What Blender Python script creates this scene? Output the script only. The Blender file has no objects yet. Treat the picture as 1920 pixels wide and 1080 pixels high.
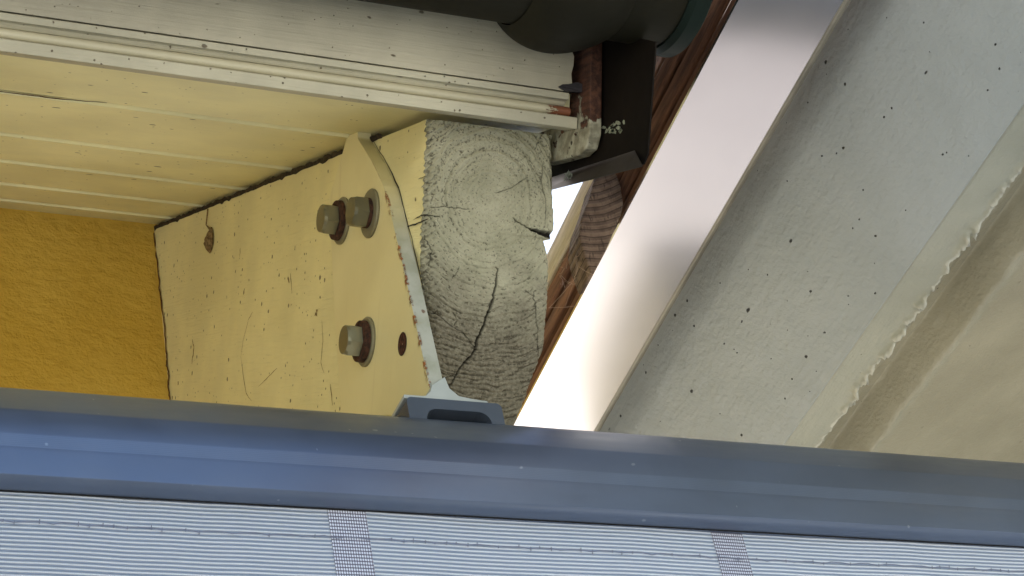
import bpy, math, random
import numpy as np
from mathutils import Matrix, Vector
random.seed(4)
R = math.radians
# ------------------------------------------------------------------ camera
# world: x right along the house front, y horizontal into the house, z up; the origin is
# the upper left corner of the rafter's end.  The rafters rise at 33 degrees.
FOC = 4000.0                                   # focal length in pixels of a 1920 wide frame
FWD = np.array([0.39197211, 0.7094165, 0.58573552])
UP = np.array([-0.09309338, -0.6028309, 0.79241941])
RT = np.array([0.91525488, -0.36513441, -0.17025092])
CAM = np.array([-0.54809494, -1.06075543, -1.02886823])
scene = bpy.context.scene
C = scene.collection
cd = bpy.data.cameras.new('camera'); cam = bpy.data.objects.new('camera', cd); C.objects.link(cam)
cd.sensor_width = 36; cd.lens = FOC / 1920 * 36; cd.clip_start = 0.05; cd.clip_end = 500
cam.matrix_world = Matrix(((RT[0], UP[0], -FWD[0], CAM[0]), (RT[1], UP[1], -FWD[1], CAM[1]),
                           (RT[2], UP[2], -FWD[2], CAM[2]), (0, 0, 0, 1)))
scene.camera = cam
scene.render.resolution_x = 1024; scene.render.resolution_y = 576
# ------------------------------------------------------------------ sky, sun, exposure
SUN = Vector((-0.15, 0.58, 0.79)).normalized()
elev = math.asin(SUN.z); azi = math.atan2(SUN.x, SUN.y)
w = bpy.data.worlds.new('World'); scene.world = w; w.use_nodes = True
nt = w.node_tree; nt.nodes.clear()
sky = nt.nodes.new('ShaderNodeTexSky'); sky.sky_type = 'NISHITA'; sky.sun_disc = False
sky.sun_elevation = elev; sky.sun_rotation = azi; sky.air_density = 1.3; sky.dust_density = 2.6; sky.ozone_density = 1.5
bg = nt.nodes.new('ShaderNodeBackground'); bg.inputs[1].default_value = 0.12
wo = nt.nodes.new('ShaderNodeOutputWorld')
nt.links.new(sky.outputs[0], bg.inputs[0]); nt.links.new(bg.outputs[0], wo.inputs[0])
ld = bpy.data.lights.new('sun', 'SUN'); ld.energy = 4.5; ld.angle = R(0.6); ld.color = (1, 0.975, 0.925)
lo = bpy.data.objects.new('sun', ld); C.objects.link(lo)
lo.rotation_euler = SUN.to_track_quat('Z', 'Y').to_euler()
vs = scene.view_settings; vs.view_transform = 'Standard'; vs.look = 'None'; vs.gamma = 1; vs.exposure = 1.42
# ------------------------------------------------------------------ frames
c33, s33 = math.cos(R(33)), math.sin(R(33))
FW = np.eye(3)                                               # rows are the axes
FR = np.array([[1, 0, 0], [0, c33, s33], [0, -s33, c33]])    # rafter frame: x, along rafter, normal to rafter
ga = math.atan2(0.0745, 0.9972)
FG = np.array([[math.cos(ga), -math.sin(ga), 0], [math.sin(ga), math.cos(ga), 0], [0, 0, 1]])   # neighbour's slab

def at(p, F, ax, val):
    """point of the plane (local axis ax = val of frame F) that is seen in photo pixel p, in F coordinates"""
    d = RT * ((p[0] - 960) / FOC) - UP * ((p[1] - 540) / FOC) + FWD
    d = F @ d; c = F @ CAM
    return c + d * ((val - c[ax]) / d[ax])

def mat4(F, loc=(0, 0, 0)):
    L = F.T @ np.array(loc, float)
    return Matrix([[F[0][i], F[1][i], F[2][i], L[i]] for i in range(3)] + [[0, 0, 0, 1]])

def tag(o, label=None, cat=None, group=None, kind=None):
    for k, v in (('label', label), ('category', cat), ('group', group), ('kind', kind)):
        if v: o[k] = v
    return o

def thing(name, label, cat, F=FW, loc=(0, 0, 0), group=None):
    o = bpy.data.objects.new(name, None); C.objects.link(o); o.empty_display_size = 0.05
    o.matrix_world = mat4(F, loc); o['_loc'] = tuple(float(v) for v in loc)
    return tag(o, label, cat, group)

class MB:
    def __init__(s): s.v = []; s.f = []; s.m = []; s.a = {}
    def add(s, vs, fs, m=0):
        b = len(s.v); s.v += [tuple(map(float, v)) for v in vs]; s.f += [tuple(i + b for i in f) for f in fs]; s.m += [m] * len(fs)
    def box(s, a, b, m=0):
        (x0, y0, z0), (x1, y1, z1) = a, b
        s.add([(x0, y0, z0), (x1, y0, z0), (x1, y1, z0), (x0, y1, z0), (x0, y0, z1), (x1, y0, z1), (x1, y1, z1), (x0, y1, z1)],
              [(0, 3, 2, 1), (4, 5, 6, 7), (0, 1, 5, 4), (1, 2, 6, 5), (2, 3, 7, 6), (3, 0, 4, 7)], m)
    def prism(s, poly, ax, v0, v1, m=0):
        """closed prism: poly is a list of 2-D points in the other two axes (in order), extruded along ax"""
        n = len(poly); o = [i for i in range(3) if i != ax]
        def P(q, v):
            r = [0, 0, 0]; r[o[0]], r[o[1]] = q; r[ax] = v; return r
        s.add([P(q, v0) for q in poly] + [P(q, v1) for q in poly],
              [tuple(range(n)), tuple(range(2 * n - 1, n - 1, -1))] + [(i, n + i, n + (i + 1) % n, (i + 1) % n) for i in range(n)], m)
    def sheet(s, pts, ax, vals, m=0):
        """open strip: a 2-D polyline swept over the values vals of axis ax; pts may be a function of val"""
        o = [i for i in range(3) if i != ax]; V = []
        n = len(pts(vals[0]) if callable(pts) else pts)
        for v in vals:
            for q in (pts(v) if callable(pts) else pts):
                r = [0, 0, 0]; r[o[0]], r[o[1]] = q; r[ax] = v; V.append(r)
        s.add(V, [(j * n + i, j * n + i + 1, (j + 1) * n + i + 1, (j + 1) * n + i) for j in range(len(vals) - 1) for i in range(n - 1)], m)
    def tube(s, path, r, n=8, m=0):
        path = [Vector(p) for p in path]; V = []; rr = r if isinstance(r, (list, tuple)) else [r] * len(path)
        for i, p in enumerate(path):
            t = (path[min(i + 1, len(path) - 1)] - path[max(i - 1, 0)]).normalized()
            a = t.orthogonal().normalized(); b = t.cross(a)
            V += [p + (a * math.cos(2 * math.pi * k / n) + b * math.sin(2 * math.pi * k / n)) * rr[i] for k in range(n)]
        F = [(i * n + k, i * n + (k + 1) % n, (i + 1) * n + (k + 1) % n, (i + 1) * n + k) for i in range(len(path) - 1) for k in range(n)]
        F += [tuple(range(n - 1, -1, -1)), tuple((len(path) - 1) * n + k for k in range(n))]
        s.add(V, F, m)
    def lathe(s, prof, ax, cen, n=48, m=0, a0=0, a1=2 * math.pi):
        """prof: (position along ax, radius)"""
        o = [i for i in range(3) if i != ax]; V = []; full = abs(a1 - a0 - 2 * math.pi) < 1e-6; N = n if full else n + 1
        for (t, r) in prof:
            for k in range(N):
                a = a0 + (a1 - a0) * k / n; p = list(cen); p[ax] += t
                p[o[0]] += r * math.cos(a); p[o[1]] += r * math.sin(a); V.append(p)
        s.add(V, [(i * N + k, i * N + (k + 1) % N, (i + 1) * N + (k + 1) % N, (i + 1) * N + k) for i in range(len(prof) - 1) for k in range(n)], m)
    def build(s, name, mats, parent=None, F=FW, loc=(0, 0, 0), smooth=False, bevel=0, fix=True, angle=35):
        me = bpy.data.meshes.new(name); V = np.array(s.v, float)
        if parent is not None: loc = parent['_loc']
        V = V - np.array(loc, float)
        me.from_pydata([tuple(v) for v in V], [], s.f); me.update()
        for m_ in (mats if isinstance(mats, (list, tuple)) else [mats]): me.materials.append(m_)
        me.polygons.foreach_set('material_index', s.m)
        for k, d in s.a.items():
            at_ = me.attributes.new(k, 'FLOAT', 'POINT'); at_.data.foreach_set('value', np.asarray(d, np.float32))
        if fix:
            import bmesh
            bm = bmesh.new(); bm.from_mesh(me); bmesh.ops.recalc_face_normals(bm, faces=bm.faces[:]); bm.to_mesh(me); bm.free()
        o = bpy.data.objects.new(name, me); C.objects.link(o)
        if smooth:
            me.polygons.foreach_set('use_smooth', [True] * len(me.polygons))
            if angle: me.set_sharp_from_angle(angle=R(angle))
        if parent is not None: o.parent = parent; o['_loc'] = tuple(loc)
        else: o.matrix_world = mat4(F, loc); o['_loc'] = tuple(float(v) for v in loc)
        if bevel:
            b = o.modifiers.new('bevel', 'BEVEL'); b.width = bevel; b.segments = 2; b.limit_method = 'ANGLE'; b.angle_limit = R(35)
        return o

# ------------------------------------------------------------------ numpy noise
def vn(x, y, seed=0):
    x = np.asarray(x, float); y = np.asarray(y, float)
    xi = np.floor(x).astype(np.int64); yi = np.floor(y).astype(np.int64); fx = x - xi; fy = y - yi
    fx = fx * fx * (3 - 2 * fx); fy = fy * fy * (3 - 2 * fy)
    def h(a, b):
        n = (a * 374761393 + b * 668265263 + seed * 1442695041) & 0x7fffffff
        n = ((n ^ (n >> 13)) * 1274126177) & 0x7fffffff
        return ((n ^ (n >> 16)) & 0xffff) / 65535.0
    return (h(xi, yi) * (1 - fx) + h(xi + 1, yi) * fx) * (1 - fy) + (h(xi, yi + 1) * (1 - fx) + h(xi + 1, yi + 1) * fx) * fy
def fbm(x, y, seed=0, o=4):
    t = 0; a = 1; s = 0
    for i in range(o): t = t + a * vn(x * 2 ** i, y * 2 ** i, seed + i); s += a; a *= .5
    return t / s
def segdist(px, py, path):
    d = np.full(np.shape(px), 9e9); tt = np.zeros(np.shape(px)); n = len(path) - 1
    for i in range(n):
        ax, ay = path[i]; bx, by = path[i + 1]; L = (bx - ax) ** 2 + (by - ay) ** 2
        t = np.clip(((px - ax) * (bx - ax) + (py - ay) * (by - ay)) / L, 0, 1)
        dd = np.hypot(px - ax - t * (bx - ax), py - ay - t * (by - ay)); m = dd < d
        d = np.where(m, dd, d); tt = np.where(m, (i + t) / n, tt)
    return d, tt
def jag(path, amp, sub=4, seed=1):
    rr = random.Random(seed); out = [path[0]]
    for a, b in zip(path[:-1], path[1:]):
        for k in range(1, sub + 1):
            t = k / sub; j = amp if k < sub else amp * .4
            out.append((a[0] + (b[0] - a[0]) * t + rr.uniform(-j, j), a[1] + (b[1] - a[1]) * t + rr.uniform(-j, j)))
    return out

# ------------------------------------------------------------------ materials
class NT:
    def __init__(s, name):
        s.m = bpy.data.materials.new(name); s.m.use_nodes = True; s.t = s.m.node_tree; s.t.nodes.clear()
        s.out = s.n('ShaderNodeOutputMaterial'); s.b = s.n('ShaderNodeBsdfPrincipled')
        s.l(s.b.outputs[0], s.out.inputs[0]); s.tc = s.n('ShaderNodeTexCoord').outputs['Object']; s.h = None
    def n(s, k): return s.t.nodes.new(k)
    def l(s, a, b): s.t.links.new(a, b)
    def put(s, sock, v):
        if isinstance(v, bpy.types.NodeSocket): s.l(v, sock)
        elif isinstance(v, tuple) and len(v) == 3 and sock.type == 'RGBA': sock.default_value = (*v, 1)
        else: sock.default_value = v
    def math(s, op, a, b=0.0, clamp=False):
        n = s.n('ShaderNodeMath'); n.operation = op; n.use_clamp = clamp; s.put(n.inputs[0], a); s.put(n.inputs[1], b); return n.outputs[0]
    def mp(s, scale=(1, 1, 1), loc=(0, 0, 0), rot=(0, 0, 0), src=None):
        n = s.n('ShaderNodeMapping'); s.l(src or s.tc, n.inputs[0]); n.inputs['Location'].default_value = loc
        n.inputs['Scale'].default_value = scale; n.inputs['Rotation'].default_value = rot; return n.outputs[0]
    def noise(s, sc, det=4, vec=None, rough=.55, dist=0):
        n = s.n('ShaderNodeTexNoise'); s.l(vec or s.tc, n.inputs['Vector']); n.inputs['Scale'].default_value = sc
        n.inputs['Detail'].default_value = det; n.inputs['Roughness'].default_value = rough; n.inputs['Distortion'].default_value = dist; return n.outputs[0]
    def vor(s, sc, vec=None, rnd=1.0):
        n = s.n('ShaderNodeTexVoronoi'); s.l(vec or s.tc, n.inputs['Vector']); n.inputs['Scale'].default_value = sc
        n.inputs['Randomness'].default_value = rnd; return n.outputs['Distance'], n.outputs['Color']
    def ramp(s, f, a, b, lo=0.0, hi=1.0):
        n = s.n('ShaderNodeMapRange'); s.put(n.inputs[0], f); n.inputs[1].default_value = a; n.inputs[2].default_value = b
        n.inputs[3].default_value = lo; n.inputs[4].default_value = hi; n.interpolation_type = 'SMOOTHSTEP'; return n.outputs[0]
    def mix(s, f, a, b):
        n = s.n('ShaderNodeMix'); n.data_type = 'RGBA'; s.put(n.inputs[0], f); s.put(n.inputs[6], a); s.put(n.inputs[7], b); return n.outputs[2]
    def xyz(s):
        n = s.n('ShaderNodeSeparateXYZ'); s.l(s.tc, n.inputs[0]); return n.outputs
    def attr(s, k):
        n = s.n('ShaderNodeAttribute'); n.attribute_name = k; return n.outputs['Fac']
    def bump(s, h, dist, strength=1.0):
        n = s.n('ShaderNodeBump'); s.put(n.inputs['Height'], h); n.inputs['Distance'].default_value = dist; n.inputs['Strength'].default_value = strength
        if s.h is not None: s.l(s.h, n.inputs['Normal'])
        s.h = n.outputs[0]
    def spots(s, sc, frac, size, stretch=(1, 1, 1), vec=None):
        """mask of small irregular pits: a share frac of the voronoi cells holds one, of random size"""
        v = s.mp(stretch, src=vec); nz = s.noise(sc * 2.2, 2, v)
        vv = s.n('ShaderNodeVectorMath'); vv.operation = 'ADD'; s.l(v, vv.inputs[0])
        sc2 = s.n('ShaderNodeVectorMath'); sc2.operation = 'SCALE'; s.l(nz, sc2.inputs[0]); sc2.inputs['Scale'].default_value = .25 / sc; s.l(sc2.outputs[0], vv.inputs[1])
        d, c = s.vor(sc, vv.outputs[0]); sp = s.n('ShaderNodeSeparateColor'); s.l(c, sp.inputs[0])
        on = s.math('LESS_THAN', sp.outputs[0], frac); r = s.math('MULTIPLY', s.math('POWER', sp.outputs[1], 2.0), size)
        return s.math('MULTIPLY', on, s.ramp(s.math('SUBTRACT', d, r), 0.0, size * .35, 1, 0))
    def done(s, col, rough=.6, metal=0, spec=.5):
        s.put(s.b.inputs['Base Color'], col); s.put(s.b.inputs['Roughness'], rough); s.put(s.b.inputs['Metallic'], metal); s.b.inputs['Specular IOR Level'].default_value = spec
        if s.h is not None: s.l(s.h, s.b.inputs['Normal'])
        return s.m

def painted_wood(name, base, dirt=(.10, .07, .035), grain=(2, 40, 40), stain=.35, speck=.5, rough=.5, mott=.12, fine=.00025):
    """painted timber: faint grain relief along one axis, dirt specks, thin scratches, blotches"""
    t = NT(name)
    g = t.noise(14, 6, t.mp(grain), .6); g2 = t.noise(5, 3, t.mp((grain[0] * .4, grain[1] * 2.2, grain[2] * 2.2)), .5)
    bl = t.noise(9, 5); fn = t.noise(900, 3)
    c = t.mix(t.ramp(bl, .3, .72), tuple(v * (1 - mott) for v in base), tuple(min(1, v * (1 + mott * .6)) for v in base))
    c = t.mix(t.math('MULTIPLY', t.ramp(g, .56, .74), stain * .55), c, tuple(b * .62 + d * .25 for b, d in zip(base, dirt)))
    sp = t.spots(85, speck * .5, .16, (.6, 1, 1)); sp2 = t.spots(210, speck * .3, .2)
    sm = t.math('MULTIPLY', t.ramp(t.noise(30, 6, t.mp((.5, 1.3, 1.3)), .75), .66, .78), t.ramp(t.noise(6, 2), .42, .6))
    c = t.mix(t.math('MULTIPLY', sm, stain), c, tuple(d * 2.2 for d in dirt))
    m = t.math('MAXIMUM', sp, sp2)
    c = t.mix(t.math('MULTIPLY', m, .85), c, dirt)
    t.bump(g, fine * 2.6); t.bump(g2, fine * 1.2); t.bump(fn, fine * .5); t.bump(t.math('SUBTRACT', 1.0, m), .0006)
    return t.done(c, t.ramp(bl, .2, .8, rough - .08, rough + .12))

def mat_endgrain():
    t = NT('weathered painted end grain')
    pit = t.attr('pit'); wear = t.attr('wear'); crack = t.attr('crack')
    fn = t.noise(420, 4); bl = t.noise(30, 4)
    paint = t.mix(t.ramp(bl, .3, .7), (.34, .325, .215), (.445, .42, .29))
    wood = t.mix(t.ramp(fn, .3, .7), (.085, .07, .046), (.225, .197, .138))
    c = t.mix(t.math('MULTIPLY', wear, .85), paint, wood)
    c = t.mix(t.ramp(pit, .15, .8), c, (.045, .036, .02))
    c = t.mix(crack, c, (.012, .009, .006))
    t.bump(fn, .0006); t.bump(t.noise(1400, 2), .0003)
    return t.done(c, .85, spec=.25)

def mat_stucco():
    t = NT('ochre stucco')
    a = t.noise(80, 3, t.mp((.8, 1, 1.15), rot=(0, .2, 0)), .5, 0); b = t.noise(300, 4)
    bl = t.noise(5, 3)
    c = t.mix(t.ramp(bl, .3, .7), (.64, .40, .055), (.72, .475, .085))
    c = t.mix(t.math('MULTIPLY', t.ramp(a, .52, .3), .25), c, (.52, .32, .045))
    c = t.mix(t.spots(45, .12, .09), c, (.12, .06, .02))
    t.bump(a, .0036, 1.0); t.bump(b, .0010)
    return t.done(c, .75, spec=.3)

def mat_concrete():
    t = NT('painted concrete')
    p = t.math('MAXIMUM', t.spots(46, .7, .085, (1, .5, 1)), t.spots(120, .45, .13, (1, .7, 1)))
    bl = t.noise(6, 5); fn = t.noise(220, 4); br = t.noise(60, 5, t.mp((2.4, .25, 1)), .6)
    c = t.mix(t.ramp(bl, .3, .7), (.365, .385, .365), (.43, .45, .43))
    c = t.mix(t.math('MULTIPLY', t.ramp(t.noise(22, 6, None, .7), .62, .75), .3), c, (.40, .36, .27))
    c = t.mix(p, c, (.02, .02, .016))
    t.bump(t.math('SUBTRACT', 1.0, p), .0012); t.bump(br, .0012); t.bump(fn, .0008); t.bump(t.noise(26, 4), .0022)
    return t.done(c, .55, spec=.4)

def mat_concrete2():
    t = NT('rough plaster filler')
    bl = t.noise(8, 5); fn = t.noise(300, 4); br = t.noise(70, 5, t.mp((2.2, .3, 1)), .6)
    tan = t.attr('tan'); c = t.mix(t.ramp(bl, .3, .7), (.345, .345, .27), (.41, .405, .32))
    c = t.mix(tan, c, t.mix(t.ramp(bl, .3, .7), (.31, .285, .20), (.385, .355, .255)))  # right of the ridge a darker tan is painted in place of shade
    c = t.mix(t.ramp(t.attr('rid'), .45, .95, 0, .8), c, (.60, .59, .50))  # ridge crest painted paler for its highlights
    p = t.spots(60, .10, .12)
    c = t.mix(p, c, (.03, .03, .02))
    lp = t.spots(95, .12, .16)
    t.bump(br, .0010); t.bump(fn, .0007); t.bump(lp, .0012); t.bump(t.noise(40, 4), .0016)
    return t.done(c, .5, spec=.4)

def mat_metal(name, col, rough, metal=1.0, mott=.1, fine=.00008, scr=(1, 1, 1), speck=0, dirt=(.05, .05, .045), spec=.5):
    t = NT(name)
    bl = t.noise(14, 5); s = t.noise(60, 5, t.mp(scr), .6)
    c = t.mix(t.ramp(bl, .3, .7), tuple(v * (1 - mott) for v in col), tuple(min(1, v * (1 + mott)) for v in col))
    if speck: c = t.mix(t.math('MULTIPLY', t.spots(70, speck, .12), .7), c, dirt)
    if name.startswith('slate'):
        d = t.math('MAXIMUM', t.spots(34, .35, .055), t.spots(90, .25, .09)); c = t.mix(t.math('MULTIPLY', d, .55), c, (.42, .46, .52))
        st = t.ramp(t.noise(7, 6, t.mp((.6, 2.5, 2.5)), .7), .55, .8); c = t.mix(t.math('MULTIPLY', st, .18), c, (.30, .30, .30))
    if fine < 5e-6: return t.done(c, rough, metal, spec)
    t.bump(s, fine)
    return t.done(c, t.ramp(t.math('ADD', t.math('MULTIPLY', bl, .5), t.math('MULTIPLY', s, .5)), .3, .7, rough - .05, rough + .07), metal, spec)

def mat_peel():
    t = NT('peeling paint over brown wood')
    x, y, z = t.xyz()
    n = t.noise(55, 6, t.mp((1, 1, 1)), .65, .4)
    bias = t.ramp(z, -.012, .035, -.10, .20)
    m = t.ramp(t.math('ADD', n, bias), .50, .53)
    g = t.noise(40, 5, t.mp((6, .8, 6)), .6)
    wood = t.mix(t.ramp(g, .3, .7), (.035, .016, .010), (.13, .055, .03))
    paint = t.mix(t.ramp(t.noise(120, 4), .35, .65), (.22, .20, .13), (.40, .38, .27))
    paint = t.mix(t.spots(160, .5, .25), paint, (.05, .04, .025))
    t.bump(t.math('SUBTRACT', 1.0, m), .0012); t.bump(t.noise(300, 4), .0006); t.bump(g, .0006)
    return t.done(t.mix(m, paint, wood), .75, spec=.3)

def mat_bead(base):
    t = NT('bead paint chipped at its end')
    x, y, z = t.xyz()
    n = t.noise(120, 5, t.mp((.5, 1, 1)), .7)
    m = t.ramp(t.math('ADD', t.ramp(x, .250, .300, -.45, .30), n), .60, .64)
    bl = t.noise(20, 5)
    c = t.mix(t.ramp(bl, .3, .7), tuple(v * .9 for v in base), base)
    c = t.mix(t.math('MULTIPLY', t.spots(90, .15, .15), .7), c, (.08, .06, .03))
    wood = t.mix(t.noise(200, 3, t.mp((.2, 1, 1))), (.10, .03, .012), (.30, .11, .05))
    t.bump(t.math('SUBTRACT', 1.0, m), .0008); t.bump(t.noise(400, 3), .0002)
    return t.done(t.mix(m, c, wood), .5)

def mat_bare(name, a, b, grain, sc=30, bump=.0012, dark=(.03, .018, .012)):
    t = NT(name)
    g = t.noise(sc, 7, t.mp(grain), .65, .3); f = t.noise(sc * 5, 4, t.mp(grain), .6)
    c = t.mix(t.ramp(g, .32, .68), a, b)
    c = t.mix(t.math('MULTIPLY', t.ramp(f, .56, .72), .6), c, dark)
    t.bump(g, bump); t.bump(f, bump * .4)
    return t.done(c, .7, spec=.3)

def mat_bracket():
    t = NT('cream painted steel with rust at its front edge')
    e = t.attr('edge'); n = t.noise(110, 6, None, .7); n2 = t.noise(260, 4)
    bl = t.noise(9, 4)
    c = t.mix(t.ramp(bl, .3, .7), (.68, .60, .31), (.76, .68, .36))
    side = t.attr('front')
    c = t.mix(side, c, t.mix(t.ramp(t.noise(50, 5), .35, .65), (.33, .335, .25), (.43, .435, .36)))
    m = t.math('MULTIPLY', t.ramp(e, .35, .8), t.ramp(t.math('ADD', n, t.math('MULTIPLY', n2, .35)), .665, .75))
    rust = t.mix(t.ramp(n2, .35, .65), (.07, .022, .008), (.34, .11, .022))
    c = t.mix(m, c, rust)
    run = t.ramp(t.noise(40, 5, t.mp((1, 2.2, .25)), .6), .60, .78); c = t.mix(t.math('MULTIPLY', run, .22), c, (.42, .30, .12))
    s = t.spots(60, .35, .12, (1, 1, .5)); c = t.mix(t.math('MULTIPLY', s, .8), c, (.13, .05, .02))
    t.bump(t.math('SUBTRACT', 1.0, m), .0006); t.bump(t.noise(120, 4), .0003)
    return t.done(c, .45)

def mat_rust(name, a, b, rough=.85):
    t = NT(name); n = t.noise(350, 5); t.bump(n, .0008)
    return t.done(t.mix(t.ramp(n, .35, .65), a, b), rough, spec=.3)

def mat_fabric():
    t = NT('ribbed screen fabric')
    x, y, z = t.xyz()
    wob = t.math('MULTIPLY', t.noise(5, 3, t.mp((1, 1, .3))), .0050)
    zz = t.math('ADD', z, wob)
    s = t.math('SINE', t.math('MULTIPLY', zz, 2 * math.pi / .0030))
    f = t.math('SINE', t.math('MULTIPLY', x, 2 * math.pi / .0011))
    rib = t.ramp(s, -.75, .45)
    fade = t.noise(11, 3, t.mp((1, 1, 1)))
    c = t.mix(rib, (.27, .34, .48), (.74, .82, .93))
    c = t.mix(t.math('MULTIPLY', t.ramp(f, 0, 1), .10), c, (.25, .28, .36))
    t.bump(s, .0007)
    m = t.done(c, .55, spec=.35)
    tr = t.n('ShaderNodeBsdfTranslucent'); t.put(tr.inputs[0], c); mx = t.n('ShaderNodeMixShader'); mx.inputs[0].default_value = .35
    t.l(t.b.outputs[0], mx.inputs[1]); t.l(tr.outputs[0], mx.inputs[2]); t.l(mx.outputs[0], t.out.inputs[0])
    return m

def mat_band():
    t = NT('open mesh stripe of the screen')
    x, y, z = t.xyz()
    px, pz = 2 * math.pi / .0034, 2 * math.pi / .0050
    a = t.math('SINE', t.math('MULTIPLY', x, px)); b = t.math('SINE', t.math('MULTIPLY', z, pz))
    m = t.ramp(t.math('MULTIPLY', a, b), -.05, .38)
    m = t.math('MAXIMUM', m, t.ramp(t.math('MULTIPLY', a, b), -.62, -.95))
    m = t.ramp(t.math('ABSOLUTE', t.math('MULTIPLY', a, b)), .22, .55)
    c = t.mix(m, (.13, .125, .17), (.66, .69, .80))
    t.bump(m, .0006)
    return t.done(c, .5)

CREAM = (.78, .70, .355)
M = {}
M['soffit'] = painted_wood('cream soffit paint', (.83, .77, .44), grain=(1.5, 40, 40), speck=.45, stain=.5)
M['beam'] = painted_wood('cream rafter paint', CREAM, grain=(40, 1.5, 40), speck=.35, stain=.6)
M['fascia'] = painted_wood('off white fascia paint', (.475, .43, .30), grain=(1.0, 26, 26), speck=1.0, stain=1.0, mott=.26)
M['trim'] = painted_wood('grey white trim paint', (.50, .46, .32), grain=(1.2, 50, 50), speck=.95, stain=.8, mott=.2)
M['bead'] = mat_bead((.56, .51, .34))
M['end'] = mat_endgrain(); M['stucco'] = mat_stucco(); M['concrete'] = mat_concrete(); M['plaster'] = mat_concrete2()
M['peel'] = mat_peel()
M['gutter'] = mat_metal('dark green gutter coating', (.016, .0145, .0085), .65, 0, .2, .0002, (1, 3, 3), .2, spec=.08)
M['brown_metal'] = mat_metal('dark brown sheet metal', (.009, .0065, .0045), .65, 0, .25, .0001, (1, 1, 1), .1, spec=.08)
M['hem_metal'] = mat_metal('folded brown hem', (.034, .026, .021), .45, .1, .2, .0001, (1, 1, 1), .1, spec=.3)  # paler than the sheet: the hem's stronger light is in its colour
M['alu'] = mat_metal('mill finish aluminium', (.82, .775, .76), .185, 1.0, .02, .000002, (1.2, .8, 1), .06, (.45, .40, .37))
M['alu_lip'] = mat_metal('dirty aluminium lip', (.22, .20, .15), .5, .5, .25, .0002, (1, .3, 1), .6)
M['cassette'] = mat_metal('slate blue cassette coating', (.17, .205, .275), .33, .75, .04, .000012, (.5, 2, 2), .2, (.36, .40, .46))
M['bracket'] = mat_bracket()
M['base'] = mat_metal('blue grey bracket paint', (.065, .08, .10), .45, .2, .12, .0002)
M['flange'] = mat_metal('pale bracket paint', (.38, .405, .37), .45, 0, .12, .0003, (1, 1, 1), .3, (.15, .1, .06))
M['bolt'] = mat_metal('galvanised bolt', (.20, .19, .125), .38, .7, .15, .0003, (1, 1, 1), .5, (.10, .07, .04))
M['washer'] = mat_metal('painted washer', (.19, .175, .105), .5, .2, .15, .0003, (1, 1, 1), .3, (.12, .06, .03))
M['rust'] = mat_rust('rust', (.022, .011, .007), (.085, .035, .018))
M['void'] = mat_rust('dark recess', (.008, .008, .008), (.02, .02, .02))
M['brown'] = mat_bare('brown stained boards', (.10, .042, .022), (.30, .14, .075), (5, .35, 5))
M['pale_wood'] = mat_bare('pale wood in sunlit tone', (.60, .49, .36), (.82, .71, .56), (8, .5, 8), 24, dark=(.40, .28, .18))  # the batten's sunlight is put into its pale colour
def mat_lens():
    t = NT('grey weathered end grain with curved rings'); x, y, z = t.xyz()
    xx = t.math('ADD', x, .002); q = t.math('MULTIPLY', t.math('MULTIPLY', xx, xx), -9.0)
    zz = t.math('ADD', t.math('ADD', z, q), t.math('MULTIPLY', x, .16)); nz = t.noise(26, 4)
    s = t.math('SINE', t.math('ADD', t.math('MULTIPLY', zz, 2 * math.pi / .0074), t.math('MULTIPLY', nz, 4.0)))
    v = t.noise(160, 4, t.mp((3, 1, .5))); f = t.noise(90, 5)
    c = t.mix(t.ramp(f, .3, .7), (.12, .078, .052), (.22, .148, .10)); c = t.mix(t.ramp(s, .75, 1.0, 0, .35), c, (.27, .19, .13)); c = t.mix(t.ramp(s, -.82, -1.0, 0, .75), c, (.035, .022, .015))
    c = t.mix(t.math('MULTIPLY', t.ramp(v, .56, .68), .7), c, (.035, .024, .018))
    t.bump(s, .0005); t.bump(v, .0012); return t.done(c, .85, spec=.2)
M['grey_end'] = mat_lens()
M['dark_end'] = mat_bare('dark weathered boards', (.02, .018, .02), (.07, .06, .06), (.6, 1, 7), 30, .002)
M['fabric'] = mat_fabric(); M['band'] = mat_band()
M['thread'] = mat_metal('seam shadow thread', (.16, .18, .25), .6, 0, .05)  # the seam's shadow is put into a dark thread colour
M['cocoon'] = mat_rust('papery cocoon', (.10, .06, .022), (.26, .17, .07))
M['web'] = mat_metal('cobweb silk', (.40, .25, .15), .5, 0, .05)
M['roof'] = mat_bare('red brown roof tiles', (.10, .05, .035), (.20, .09, .06), (1, 1, 1), 12)
t = NT('grey paving'); gn = t.noise(3, 6); M['ground'] = t.done(t.mix(t.ramp(gn, .3, .7), (.42, .41, .37), (.52, .50, .45)), .8)
t = NT('grey gravel'); gn = t.noise(1.2, 2); M['gravel'] = t.done(t.mix(t.ramp(gn, .3, .7), (.125, .120, .122), (.145, .138, .140)), .9)
t = NT('white terrace slabs'); gn = t.noise(3, 6); M['reflection_terrace'] = t.done(t.mix(t.ramp(gn, .3, .7), (.47, .45, .42), (.53, .51, .47)), .7)

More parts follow.
